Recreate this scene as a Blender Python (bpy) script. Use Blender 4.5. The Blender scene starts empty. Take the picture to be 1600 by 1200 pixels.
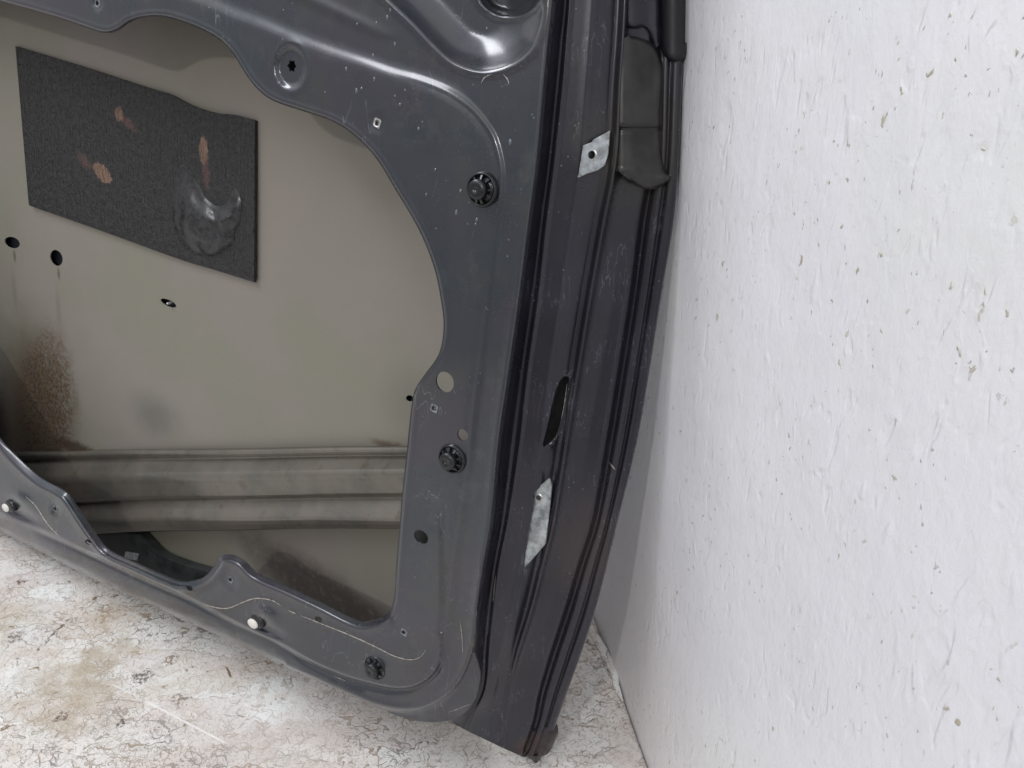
import bpy, math, random
import numpy as np
from mathutils import Matrix, Vector, noise as mnoise
from mathutils.geometry import delaunay_2d_cdt
random.seed(7)
rng = np.random.default_rng(7)
S = bpy.context.scene

# ------------------------------------------------------------------ optics of the view
F = 1250.0                                  # focal length for a 1600 px wide frame
def nrm(v): v = np.asarray(v, float); return v / np.linalg.norm(v)
DN = nrm([-32, 2165, 1250])                 # world "down" seen from the lens
VV = nrm([-403, 3800, 1250])                # down the leaning door
_h = -.5
HH = nrm([1, -(-403 + 1250 * _h) / 3800, _h])   # across the door
NN = nrm(np.cross(HH, VV))                  # through the door, towards its outer skin
def ray(x, y):
    x = np.asarray(x, float); y = np.asarray(y, float)
    return np.stack([(x - 800) / F, (y - 600) / F, np.ones_like(x)], -1)
P0 = ray(700, 600) * .62
def Pcv(x, y, d):
    q = ray(x, y); t = (P0 @ NN + np.asarray(d, float)) / (q @ NN)
    return q * t[..., None]
CH = float(Pcv(840, 1190, .09) @ DN)        # height of the lens over the floor
Zw = -DN
Yw = np.array([0, 0, 1.]); Yw = nrm(Yw - Zw * (Yw @ Zw)); Xw = np.cross(Yw, Zw)
MW = np.stack([Xw, Yw, Zw])
CAM = np.array([0, 0, CH])
def W(p): return np.asarray(p) @ MW.T + CAM
def DP(x, y, d): return W(Pcv(x, y, d))     # traced point at depth d behind the inner panel plane -> world
def floor_pt(x, y): q = ray(x, y); return W(q * (CH / (q @ DN)))
Nw = MW @ NN; Hw = MW @ HH; Vw = MW @ VV
def uv_of(x, y, d=0.0):                     # metres across / down the door
    p = Pcv(x, y, d) - P0
    return p @ HH, p @ VV

cam = bpy.data.cameras.new('camera'); co = bpy.data.objects.new('camera', cam); S.collection.objects.link(co)
cam.sensor_width = 36; cam.lens = 36 * F / 1600; cam.clip_start = .02; cam.clip_end = 60
R = np.stack([MW @ [1, 0, 0], MW @ [0, -1, 0], MW @ [0, 0, -1]], 1)
m4 = np.eye(4); m4[:3, :3] = R; m4[:3, 3] = CAM
co.matrix_world = Matrix(m4.tolist()); S.camera = co

# ------------------------------------------------------------------ light
wd = bpy.data.worlds.new('World'); S.world = wd; wd.use_nodes = True
wn_ = wd.node_tree.nodes; _tc = wn_.new('ShaderNodeTexCoord'); _sx = wn_.new('ShaderNodeSeparateXYZ'); _rp = wn_.new('ShaderNodeValToRGB'); _lk = wd.node_tree.links
_lk.new(_tc.outputs['Generated'], _sx.inputs[0]); _mr = wn_.new('ShaderNodeMapRange'); _lk.new(_sx.outputs[2], _mr.inputs[0])
_mr.inputs[1].default_value = -1; _mr.inputs[2].default_value = 1; _lk.new(_mr.outputs[0], _rp.inputs[0]); _lk.new(_rp.outputs[0], wn_['Background'].inputs[0])
_e = _rp.color_ramp.elements; _e[0].position = .45; _e[0].color = (.30, .29, .29, 1); _e[1].position = .95; _e[1].color = (.93, .95, 1, 1)
_m = _e.new(.62); _m.color = (.42, .42, .44, 1); _m = _e.new(.76); _m.color = (.93, .95, 1, 1)
wn_['Background'].inputs[1].default_value = 1.02
def look(o, target):
    o.rotation_euler = (Vector(target) - o.location).to_track_quat('-Z', 'Y').to_euler()
def area(name, cv, tgt, w, h, power, col=(1, 1, 1)):
    l = bpy.data.lights.new(name, 'AREA'); l.shape = 'RECTANGLE'; l.size = w; l.size_y = h; l.energy = power; l.color = col
    o = bpy.data.objects.new(name, l); S.collection.objects.link(o)
    o.location = W(cv); look(o, W(tgt)); return o
area('work_lamp', nrm([-.50, -.14, -.855]) * 1.7, P0, .07, .07, 9.5, (1, .965, .92))
area('ceiling_tube', P0 + 1.5 * nrm([-.56, -.77, -.31]), P0, 1.3, .26, 12.5, (.95, .97, 1))
S.view_settings.view_transform = 'Standard'; S.view_settings.look = 'None'
S.view_settings.exposure = 0; S.view_settings.gamma = 1; S.view_settings.use_curve_mapping = False
S.render.engine = 'CYCLES'

# ------------------------------------------------------------------ node helpers
class NT:
    def __init__(s, name):
        s.m = bpy.data.materials.new(name); s.m.use_nodes = True; s.t = s.m.node_tree; s.N = s.t.nodes
        s.b = s.N['Principled BSDF']; s.tc = s.N.new('ShaderNodeTexCoord')
        s.obj = s.tc.outputs['Object']; s.uv = s.tc.outputs['UV']
    def put(s, sock, v):
        if isinstance(v, bpy.types.NodeSocket): s.t.links.new(v, sock)
        elif isinstance(v, (tuple, list)):
            sock.default_value = tuple(v) + ((1,) if len(v) == 3 and len(sock.default_value) == 4 else ())
        else: sock.default_value = v
    def math(s, op, a, b=0.0, c=None, clamp=False):
        n = s.N.new('ShaderNodeMath'); n.operation = op; n.use_clamp = clamp
        s.put(n.inputs[0], a); s.put(n.inputs[1], b)
        if c is not None: s.put(n.inputs[2], c)
        return n.outputs[0]
    def noise(s, vec, scale, detail=2, rough=.5, dist=0.0, lac=2.0):
        n = s.N.new('ShaderNodeTexNoise'); s.put(n.inputs['Vector'], vec); n.inputs['Scale'].default_value = scale
        n.inputs['Detail'].default_value = detail; n.inputs['Roughness'].default_value = rough; n.inputs['Distortion'].default_value = dist
        return n.outputs[0]
    def vor(s, vec, scale, feature='F1', out='Distance', rand=1.0):
        n = s.N.new('ShaderNodeTexVoronoi'); n.feature = feature; s.put(n.inputs['Vector'], vec)
        n.inputs['Scale'].default_value = scale; n.inputs['Randomness'].default_value = rand
        return n.outputs[out]
    def mapv(s, vec, loc=(0, 0, 0), rot=(0, 0, 0), sc=(1, 1, 1)):
        n = s.N.new('ShaderNodeMapping'); s.put(n.inputs['Vector'], vec)
        n.inputs['Location'].default_value = loc; n.inputs['Rotation'].default_value = rot; n.inputs['Scale'].default_value = sc
        return n.outputs[0]
    def step(s, v, lo, hi, a=0.0, b=1.0):
        n = s.N.new('ShaderNodeMapRange'); n.interpolation_type = 'SMOOTHSTEP'; s.put(n.inputs[0], v)
        n.inputs[1].default_value = lo; n.inputs[2].default_value = hi; n.inputs[3].default_value = a; n.inputs[4].default_value = b
        return n.outputs[0]
    def mix(s, f, a, b, mode='MIX'):
        n = s.N.new('ShaderNodeMix'); n.data_type = 'RGBA'; n.blend_type = mode
        s.put(n.inputs[0], f); s.put(n.inputs[6], a); s.put(n.inputs[7], b); return n.outputs[2]
    def line(s, v, level, w):                # thin contour line of a noise
        return s.step(s.math('ABSOLUTE', s.math('SUBTRACT', v, level)), w * .4, w, 1, 0)
    def mul(s, a, b): return s.math('MULTIPLY', a, b)
    def add(s, a, b): return s.math('ADD', a, b)
    def mx(s, a, b): return s.math('MAXIMUM', a, b)
    def inv(s, a): return s.math('SUBTRACT', 1.0, a)
    def spot(s, vec, c, r, soft=.5, wob=0.0, wscale=60, sc=(1, 1, 1), rot=0):   # blotch at c, radius r metres
        n = s.N.new('ShaderNodeVectorMath'); n.operation = 'SUBTRACT'; s.put(n.inputs[0], vec); n.inputs[1].default_value = (c[0], c[1], 0)
        v = n.outputs[0]
        if rot: v = s.mapv(v, rot=(0, 0, rot))
        v = s.mapv(v, sc=(sc[0], sc[1], 0))
        l = s.N.new('ShaderNodeVectorMath'); l.operation = 'LENGTH'; s.put(l.inputs[0], v); d = l.outputs['Value']
        if wob: d = s.add(d, s.mul(s.math('SUBTRACT', s.noise(vec, wscale, 4, .65), .5), wob))
        return s.step(d, r * (1 - soft), r, 1, 0)
    def seg(s, vec, a, b, w):                # thin straight mark a->b
        a = np.array(a[:2]); b = np.array(b[:2]); L = np.linalg.norm(b - a); ang = math.atan2(*(b - a)[::-1]); c = (a + b) / 2
        n = s.N.new('ShaderNodeVectorMath'); n.operation = 'SUBTRACT'; s.put(n.inputs[0], vec); n.inputs[1].default_value = (c[0], c[1], 0)
        v = s.mapv(n.outputs[0], rot=(0, 0, -ang)); sp = s.N.new('ShaderNodeSeparateXYZ'); s.put(sp.inputs[0], v)
        return s.mul(s.step(s.math('ABSOLUTE', sp.outputs[0]), L * .4, L * .5, 1, 0), s.step(s.math('ABSOLUTE', sp.outputs[1]), w * .4, w, 1, 0))
    def bump(s, h, strength, dist=.001):
        n = s.N.new('ShaderNodeBump'); n.inputs['Strength'].default_value = strength; n.inputs['Distance'].default_value = dist
        s.put(n.inputs['Height'], h); s.put(s.b.inputs['Normal'], n.outputs[0])
    def fin(s, col, rough=.5, metal=0.0, coat=0.0, crough=.1, spec=.5):
        s.put(s.b.inputs['Base Color'], col); s.put(s.b.inputs['Roughness'], rough); s.put(s.b.inputs['Metallic'], metal)
        s.put(s.b.inputs['Coat Weight'], coat); s.b.inputs['Coat Roughness'].default_value = crough; s.b.inputs['Specular IOR Level'].default_value = spec
        return s.m

def simple(name, col, rough=.5, metal=0.0, var=.15, scale=120, bump=.0, coat=0.0):
    t = NT(name); n = t.noise(t.obj, scale, 4, .6)
    c = t.mix(t.step(n, .3, .7), tuple(x * (1 - var) for x in col), tuple(min(1, x * (1 + var)) for x in col))
    if bump: t.bump(n, bump, .0006)
    return t.fin(c, t.step(n, .2, .8, rough * .8, min(1, rough * 1.2)), metal, coat)

def uvp(x, y, d=0.0): a = uv_of(x, y, d); return (float(a[0]), float(a[1]))

def mat_paint(name='door_paint', base=(.036, .0395, .049)):
    t = NT(name); o = t.obj
    big = t.noise(o, 9, 3, .6); fine = t.noise(o, 260, 4, .6)
    c = t.mix(t.step(big, .3, .7), tuple(x * k for x, k in zip(base, (.84, .92, .95))), tuple(x * k for x, k in zip(base, (1.12, 1.05, 1.08))))
    c = t.mix(t.mul(t.step(t.noise(o, 7, 3, .6), .46, .58), .7), c, (.027, .037, .046))
    c = t.mix(t.mul(t.step(t.noise(t.mapv(o, loc=(4, 2, 1)), 9, 3, .6), .48, .60), .7), c, (.044, .038, .053))
    c = t.mix(t.mul(t.step(t.noise(o, 17, 3, .6), .5, .66), .5), c, (.048, .049, .045))
    grime = t.mul(t.step(t.noise(o, 60, 6, .75), .50, .64), t.step(t.noise(o, 14, 3), .48, .60)); c = t.mix(t.mul(grime, .22), c, (.11, .105, .095))
    # chips, dried droplets and dust specks
    sp = t.vor(o, 150); keep = t.step(t.noise(o, 31, 2, .5), .56, .66)
    speck = t.mul(t.step(sp, .07, .12, 1, 0), keep)
    dust = t.mul(t.step(t.vor(o, 420), .10, .16, 1, 0), t.step(t.noise(o, 45, 2), .52, .66))
    sv = t.mapv(o, rot=(.3, .2, .5), sc=(1, 1, .13))
    scr = t.mul(t.line(t.noise(sv, 60, 2, .5, .3), .5, .004), t.step(t.noise(o, 22, 2), .55, .64))
    mk = t.mx(t.mul(speck, .45), t.mx(t.mul(dust, .3), t.mul(scr, .35)))
    c = t.mix(mk, c, (.30, .34, .37))
    t.bump(t.add(t.mul(speck, .8), t.mul(fine, .18)), .35, .0004)
    return t.fin(c, t.step(t.noise(o, 40, 5, .65), .25, .75, .24, .38), .35, .9, .16)
def mat_jamb():
    t = NT('jamb_paint'); o = t.obj; uv = t.uv
    big = t.noise(o, 12, 4, .6)
    c = t.mix(t.step(big, .3, .7), (.014, .013, .021), (.023, .0215, .033))
    # dried grime round the latch bracket and a warm brown reflection painted in low down
    g = t.spot(uv, uvp(985, 230, .05), .07, .8, .03, 50, sc=(1.4, 1, 1))
    c = t.mix(t.mul(g, .75), c, (.034, .031, .025))
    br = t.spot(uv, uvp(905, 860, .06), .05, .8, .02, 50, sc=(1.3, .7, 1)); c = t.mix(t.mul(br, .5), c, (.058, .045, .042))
    rust = t.spot(uv, uvp(842, 1165, .085), .022, .4, .012, 120); c = t.mix(t.mul(rust, .8), c, (.050, .026, .024))
    sp = t.vor(o, 190); speck = t.mul(t.step(sp, .08, .13, 1, 0), t.step(t.noise(o, 38, 2), .53, .60))
    st = t.mapv(o, rot=(.2, .1, 0), sc=(1.6, 1.6, .12))
    scr = t.mul(t.line(t.noise(st, 90, 3, .5), .5, .01), t.step(t.noise(o, 24, 2), .5, .64))
    c = t.mix(t.mx(t.mul(speck, .5), t.mul(scr, .22)), c, (.30, .31, .34))
    t.bump(t.add(t.noise(o, 170, 4, .6), speck), .3, .0004)
    return t.fin(c, t.step(t.noise(o, 30, 5, .65), .25, .75, .24, .38), 0.25, .45, .12, .45)
def mat_skin():
    t = NT('bare_primer'); o = t.obj; uv = t.uv
    a = t.noise(uv, 5, 3, .55)
    c = t.mix(t.step(a, .38, .62), (.240, .213, .188), (.216, .206, .164))
    c = t.mix(t.mul(t.spot(uv, uvp(240, 650, .09), .055, .95, .03, 20, sc=(.8, 1.3, 1)), .55), c, (.085, .093, .082))
    c = t.mix(t.mul(t.spot(uv, uvp(650, 640, .09), .06, .9, .01, 20), .4), c, (.095, .10, .072))
    # rust bloom in the lower corner
    r0 = t.spot(uv, uvp(50, 640, .09), .125, .75, .05, 30, sc=(1.2, .75, 1), rot=-.2); c = t.mix(t.mul(r0, .8), c, (.100, .072, .046))
    rl = t.spot(uv, uvp(-10, 660, .09), .05, .7, .03, 50, sc=(1.2, .6, 1)); c = t.mix(t.mul(rl, .8), c, (.040, .028, .022))
    r1 = t.spot(uv, uvp(70, 640, .09), .105, .55, .05, 45, sc=(1.35, .72, 1), rot=-.25)
    mott = t.step(t.noise(uv, 190, 6, .75, .6), .42, .58)
    mott2 = t.step(t.noise(uv, 60, 5, .7), .40, .62)
    c = t.mix(t.mul(r1, t.mul(mott2, .85)), c, (.13, .085, .045))
    c = t.mix(t.mul(r1, t.mul(mott, .75)), c, (.050, .030, .022))
    r2 = t.spot(uv, uvp(120, 702, .09), .055, .6, .05, 150, sc=(.8, 4, 1)); c = t.mix(t.mul(r2, .8), c, (.045, .022, .014))
    r3 = t.spot(uv, uvp(618, 702, .09), .024, .7, .03, 160, sc=(.6, 3, 1)); c = t.mix(t.mul(r3, .7), c, (.075, .040, .022))
    # grime along the sill
    r4 = t.spot(uv, uvp(535, 950, .09), .085, .6, .035, 50, sc=(.42, 1.9, 1), rot=-.2)
    c = t.mix(t.mul(t.mul(r4, .75), t.step(t.noise(uv, 130, 5, .7), .3, .5, .5, 1.0)), c, (.045, .031, .026))
    # rust runs under the two drain holes
    for (x, y) in ((19, 400), (88, 428)):
        c = t.mix(t.mul(t.spot(uv, uvp(x, y, .09), .009, .8, .004, 200, sc=(2.2, .8, 1)), .7), c, (.07, .040, .026))
        c = t.mix(t.mul(t.spot(uv, uvp(x, y + 55, .09), .034, .9, .006, 90, sc=(4.5, .8, 1)), .35), c, (.12, .10, .07))
    sp = t.mul(t.step(t.vor(uv, 260), .10, .18, 1, 0), t.step(t.noise(uv, 60, 2), .5, .66)); c = t.mix(t.mul(sp, .35), c, (.11, .09, .07))
    f = t.noise(uv, 900, 3, .6); c = t.mix(t.mul(t.step(f, .35, .7), .14), c, (.12, .11, .10))
    t.bump(t.add(f, t.mul(t.mul(r1, mott), 2.0)), .25, .0004)
    return t.fin(c, t.step(t.noise(uv, 30, 4, .6), .3, .7, .42, .56), 0, .15, .3)
def mat_pad():
    t = NT('bitumen_pad'); uv = t.uv
    n = t.noise(uv, 210, 5, .68, .8); v = t.noise(t.mapv(uv, sc=(1, .16, 1)), 330, 3, .6); w = t.noise(uv, 60, 4, .6)
    left = t.spot(uv, uvp(60, 230, .09), .14, .7, .03, 30, sc=(1.5, .7, 1))
    ribs = t.noise(t.mapv(uv, sc=(1, .07, 1)), 420, 2, .5); h = t.add(t.mul(n, 1.0), t.add(t.mul(t.mul(v, left), .9), t.mul(ribs, .8)))
    c = t.mix(t.step(n, .35, .65), (.009, .009, .0095), (.027, .027, .027))
    wob = t.N.new('ShaderNodeTexNoise'); t.put(wob.inputs['Vector'], uv); wob.inputs['Scale'].default_value = 150; wob.inputs['Detail'].default_value = 5; wob.inputs['Roughness'].default_value = .7
    wv = t.N.new('ShaderNodeVectorMath'); wv.operation = 'MULTIPLY_ADD'; t.put(wv.inputs[0], wob.outputs['Color']); wv.inputs[1].default_value = (.012, .012, 0); t.put(wv.inputs[2], uv); uw = t.mapv(wv.outputs[0], loc=(-.006, -.006, 0))
    def peel(c, x, y, r, sc, rot, col, soft=.15, k=1.0):
        m = t.spot(uw, uvp(x, y, .087), r, soft, 0, 150, sc=sc, rot=rot); return t.mix(t.mul(m, k), c, col)
    tan_ = t.mix(t.step(t.noise(t.mapv(uv, rot=(0, 0, .5), sc=(1, .2, 1)), 400, 3, .6), .4, .6), (.125, .072, .050), (.215, .132, .090))
    c = peel(c, 132, 252, .0150, (.75, 1.7, 1), -.5, (.085, .048, .042), .7, .8)
    c = peel(c, 160, 270, .0150, (.85, 1.6, 1), -.42, tan_, .12)
    c = peel(c, 200, 192, .0150, (.75, 2.0, 1), -.5, (.095, .050, .044), .7, .85)
    c = peel(c, 186, 178, .0080, (1, 1, 1), 0, tan_, .3)
    c = peel(c, 322, 268, .0170, (2.6, .75, 1), .1, (.090, .048, .042), .7, .85)
    c = peel(c, 318, 236, .0130, (1.9, .85, 1), 0, tan_, .15)
    rg = t.step(n, .3, .7, .34, .6)
    t.bump(t.add(h, t.mul(w, .8)), 1.0, .0024)
    return t.fin(c, rg, 0, .12)
def mat_beam():
    t = NT('beam_primer'); o = t.obj
    st = t.mapv(t.uv, sc=(.12, 1, 1)); n = t.noise(st, 120, 4, .6); a = t.noise(t.uv, 14, 4, .6)
    c = t.mix(t.step(a, .38, .62), (.125, .118, .100), (.175, .152, .128)); c = t.mix(t.mul(t.step(n, .45, .7), .22), c, (.17, .18, .165))
    c = t.mix(t.mul(t.step(t.noise(t.uv, 50, 6, .75), .54, .66), .5), c, (.085, .058, .042))
    t.bump(n, .25, .0006); return t.fin(c, .34, 0.3, .3)
def mat_floor(stains):
    t = NT('painted_chipboard_floor'); o = t.obj
    big = t.noise(o, 3.2, 4, .6); mid = t.noise(o, 11, 5, .65, .5)
    c = t.mix(t.step(big, .35, .65), (.745, .69, .645), (.80, .77, .73))
    c = t.mix(t.mul(t.step(mid, .46, .60), .8), c, (.84, .85, .83))
    # worn-through flakes: stretched cells turned two ways, each cell its own tint
    fl = []
    for rot, sc in ((.5, (9, 34, 1)), (-.95, (11, 30, 1)), (1.5, (8, 26, 1))):
        v = t.mapv(o, rot=(0, 0, rot), sc=sc)
        dd = t.N.new('ShaderNodeVectorMath'); dd.operation = 'ADD'; t.put(dd.inputs[0], v)
        nv = t.N.new('ShaderNodeTexNoise'); t.put(nv.inputs['Vector'], o); nv.inputs['Scale'].default_value = 40; nv.inputs['Detail'].default_value = 3
        sc2 = t.N.new('ShaderNodeVectorMath'); sc2.operation = 'SCALE'; t.put(sc2.inputs[0], nv.outputs['Color']); sc2.inputs['Scale'].default_value = .9
        t.put(dd.inputs[1], sc2.outputs[0]); fl.append(dd.outputs[0])
    edges = None; lines = []
    for i, v in enumerate(fl):
        cellc = t.vor(v, 1.0, 'F1', 'Color'); sep = t.N.new('ShaderNodeSeparateColor'); t.put(sep.inputs[0], cellc)
        on = t.step(sep.outputs[0], .66, .70)
        c = t.mix(t.mul(on, .35), c, ((.56, .49, .43), (.74, .75, .73), (.60, .53, .50))[i])
        e = t.step(t.vor(v, 1.0, 'DISTANCE_TO_EDGE'), .012, .035, 1, 0)
        lines.append(t.mul(t.mul(e, on), t.step(t.noise(o, 30 + 7 * i, 2), .46, .56)))
    # curly crackle, the worms of the rolled-on paint
    for i, (sc, lv, w, mlo) in enumerate(((85, .5, .020, .40), (130, .47, .026, .42), (130, .55, .024, .44), (210, .5, .034, .44), (210, .57, .03, .46), (55, .53, .013, .48), (300, .49, .04, .46))):
        nn = t.noise(t.mapv(o, loc=(i * 3.1, i, 0)), sc * .8, .6, .5, .5)
        lines.append(t.mul(t.line(nn, lv, w), t.mul(t.mul(t.step(t.noise(t.mapv(o, loc=(i, 5, 0)), sc * .75, 1.5, .6), .49, .53), t.step(t.noise(t.mapv(o, loc=(i, 9, 0)), 13 + 2 * i, 3, .6), mlo - .02, mlo + .10, .25, 1.0)), (.9, .8, .8, .6, .6, 1.0, .5)[i])))
    L = lines[0]
    for l in lines[1:]: L = t.mx(L, l)
    calm = t.step(t.noise(t.mapv(o, loc=(8, 1, 0)), 6, 3, .6), .36, .56, .45, 1.0)
    wear = t.mul(t.step(t.noise(o, 130, 6, .8), .52, .62), t.step(t.noise(t.mapv(o, loc=(2, 2, 0)), 12, 4, .6), .46, .60)); c = t.mix(t.mul(wear, .40), c, (.42, .35, .29))
    L = t.mul(L, calm)
    c = t.mix(t.mul(L, .85), c, t.mix(t.step(t.noise(o, 21, 2), .42, .58), (.17, .145, .125), (.29, .20, .125)))
    # knocked-out spots: dark brown wood
    for sc, r, lo in ((34, .16, .60), (75, .17, .585), (140, .1, .58)):
        vv = t.noise(o, sc, 3, .6, .6); pit = t.mul(t.step(vv, .690 - .01 * (sc > 50), .72), t.step(t.noise(o, 9, 3), .44, .52)); c = t.mix(pit, c, (.085, .055, .038))
        halo = t.mul(t.step(vv, .63, .70), t.step(t.noise(o, 9, 3), .44, .52)); c = t.mix(t.mul(halo, .4), c, (.36, .27, .17))
    for (x, y, r, k, col) in stains:
        m = t.spot(o, (x, y), r, .8 if r > .03 else .35, r * 2.2, 26 if r > .03 else 140)
        m = t.mul(m, t.step(t.noise(o, 55, 4, .6), .3, .6, .5, 1.0) if r > .03 else t.step(t.noise(o, 240, 3, .65), .46, .54, .12, 1.0)); c = t.mix(t.mul(m, k), c, col)
    a, b = floor_pt(223, 1093), floor_pt(360, 1165); c = t.mix(t.seg(o, a, b, .0011), c, (.86, .84, .82))
    a, b = floor_pt(172, 1068), floor_pt(215, 1088); c = t.mix(t.seg(o, a, b, .0008), c, (.8, .78, .76))
    a, b = floor_pt(55, 1020), floor_pt(112, 962); c = t.mix(t.mul(t.seg(o, a, b, .0030), t.step(t.noise(o, 160, 3), .45, .56)), c, (.17, .13, .10))
    h = t.add(t.mul(L, -1.0), t.mul(t.noise(o, 150, 4, .65, .4), .9)); t.bump(t.add(h, t.mul(mid, .8)), .55, .0014)
    return t.fin(c, .5, 0, 0)
def mat_wall():
    t = NT('painted_rough_wall'); o = t.uv
    c = t.mix(t.step(t.noise(o, 3, 3, .6), .35, .65), (.725, .725, .765), (.76, .76, .79))
    c = t.mix(t.mul(t.step(t.noise(o, 4, 3, .6), .5, .7), .6), c, (.70, .715, .69))
    c = t.mix(t.mul(t.spot(o, (-.05, .06), .28, .9, .1, 6), .5), c, (.74, .69, .67))
    c = t.mix(t.mul(t.step(t.noise(o, 45, 5, .7), .5, .7), .22), c, (.64, .64, .63))
    st = t.mapv(o, rot=(0, 0, .35), sc=(1, .6, 1)); st2 = t.mapv(o, rot=(0, 0, -.35), sc=(1, .36, 1)); st3 = t.mapv(o, rot=(0, 0, .9), sc=(1, .4, 1))
    b1 = t.noise(st, 120, 4, .62, .5); b2 = t.noise(t.mapv(o, rot=(0, 0, -.3), sc=(1, .5, 1)), 48, 2, .5, .4); b3 = t.noise(o, 16, 3, .5); b4 = t.noise(st, 300, 3, .6, .3)
    def lumps(sc, lo, v): return t.mul(t.step(t.noise(v, sc, 2, .5, .4), lo, lo + .12), t.step(t.noise(o, sc * .22, 2), .46, .60))
    drip = t.mx(lumps(80, .56, t.mapv(st2, loc=(2, 0, 0))), t.mul(lumps(95, .58, st3), .8)); dent = lumps(62, .60, t.mapv(st, loc=(5, 5, 0)))
    pm = t.step(t.noise(o, 11, 3), .46, .58); pits = t.mul(t.step(t.noise(t.mapv(o, rot=(0, 0, .2), sc=(1, .7, 1)), 170, 2, .55, .4), .675, .73), pm)
    pits2 = t.mul(t.step(t.noise(t.mapv(st, loc=(3, 7, 0)), 230, 2, .6, .4), .67, .73), t.step(t.noise(o, 19, 3), .48, .58))
    halo = t.mul(t.step(t.noise(t.mapv(o, rot=(0, 0, .2), sc=(1, .7, 1)), 170, 2, .55, .4), .61, .71), pm)
    c = t.mix(t.mul(halo, .35), c, (.60, .59, .52)); c = t.mix(t.mul(pits, .75), c, (.36, .31, .20)); c = t.mix(t.mul(pits2, .6), c, (.33, .31, .27))
    sm_ = t.mul(t.line(t.noise(t.mapv(o, rot=(0, 0, .5), sc=(1, .25, 1)), 26, 2, .5, .2), .52, .004), t.step(t.noise(o, 31, 2), .60, .68)); c = t.mix(t.mul(sm_, .45), c, (.42, .42, .42))
    h = t.add(t.add(t.mul(b1, .45), t.mul(b2, .55)), t.add(t.mul(b3, .7), t.mul(b4, .18))); h = t.add(h, t.add(t.mul(drip, .38), t.mul(dent, -.34))); h = t.add(h, t.mul(t.mx(pits, pits2), -.35))
    t.bump(h, .60, .0022)
    return t.fin(c, t.step(b1, .3, .7, .30, .42), 0, 0)

# ------------------------------------------------------------------ object helpers
def tag(o, label=None, cat=None, group=None, kind=None):
    for k, v in (('label', label), ('category', cat), ('group', group), ('kind', kind)):
        if v: o[k] = v
    return o
def mesh(name, verts, faces, mat, parent=None, smooth=True, uvs=None, org=None):
    org = np.array(parent.location if parent and org is None else (org if org is not None else (0, 0, 0)), float)
    if parent is not None and parent.parent is not None and parent.type == 'MESH': org = ROOT
    me = bpy.data.meshes.new(name); me.from_pydata((np.asarray(verts) - org).tolist(), [], [tuple(int(i) for i in f) for f in faces])
    me.materials.append(mat)
    if uvs is not None:
        l = me.uv_layers.new(name='UVMap'); idx = np.empty(len(me.loops), int); me.loops.foreach_get('vertex_index', idx)
        l.data.foreach_set('uv', np.asarray(uvs, float)[idx].ravel())
    if smooth: me.polygons.foreach_set('use_smooth', [True] * len(me.polygons))
    me.update(); o = bpy.data.objects.new(name, me); S.collection.objects.link(o)
    if parent is not None: o.parent = parent
    return o
def spline(pts, n=6, closed=False):
    p = np.array(pts, float); N = len(p); out = []
    rngi = range(N if closed else N - 1)
    for i in rngi:
        a = p[(i - 1) % N] if closed or i > 0 else p[0]; b = p[i]; c = p[(i + 1) % N]; d = p[(i + 2) % N] if closed or i + 2 < N else p[-1]
        for k in range(n):
            t = k / n
            out.append(.5 * ((2 * b) + (c - a) * t + (2 * a - 5 * b + 4 * c - d) * t * t + (3 * b - a - 3 * c + d) * t ** 3))
    if not closed: out.append(p[-1])
    return np.array(out)
def resample(p, step, closed=False):
    q = np.vstack([p, p[:1]]) if closed else p
    L = np.r_[0, np.cumsum(np.linalg.norm(np.diff(q, axis=0), axis=1))]; n = max(2, int(L[-1] / step))
    s = np.linspace(0, L[-1], n + 1); r = np.stack([np.interp(s, L, q[:, k]) for k in range(q.shape[1])], 1)
    return r[:-1] if closed else r
def inside(P, poly):
    x, y = P[:, 0], P[:, 1]; c = np.zeros(len(P), bool); q = np.roll(poly, -1, 0)
    for (x1, y1), (x2, y2) in zip(poly, q):
        if y1 == y2: continue
        k = ((y1 > y) != (y2 > y)) & (x < (x2 - x1) * (y - y1) / (y2 - y1) + x1); c ^= k
    return c
def dist(P, line, closed=False):
    q = np.vstack([line, line[:1]]) if closed else line; best = np.full(len(P), 1e9)
    for a, b in zip(q[:-1], q[1:]):
        ab = b - a; t = np.clip(((P - a) @ ab) / max(ab @ ab, 1e-9), 0, 1); best = np.minimum(best, np.hypot(*(P - a - t[:, None] * ab).T))
    return best
def sm(x, a=0., b=1.): t = np.clip((x - a) / (b - a), 0, 1); return t * t * (3 - 2 * t)
def ell(cx, cy, rx, ry, n=20, rot=0.0):
    a = np.linspace(0, 2 * math.pi, n, endpoint=False); x = rx * np.cos(a); y = ry * np.sin(a); c, s = math.cos(rot), math.sin(rot)
    return np.stack([cx + c * x - s * y, cy + s * x + c * y], 1)
def disc(cx, cy, r, n=20, d=0., kx=1., ky=1.):     # true circle on the door, as traced points
    c = Pcv(cx, cy, d); a = np.linspace(0, 2 * math.pi, n, endpoint=False)
    p = c + r * kx * np.cos(a)[:, None] * HH + r * ky * np.sin(a)[:, None] * VV
    return np.stack([800 + F * p[:, 0] / p[:, 2], 600 + F * p[:, 1] / p[:, 2]], 1)
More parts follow.
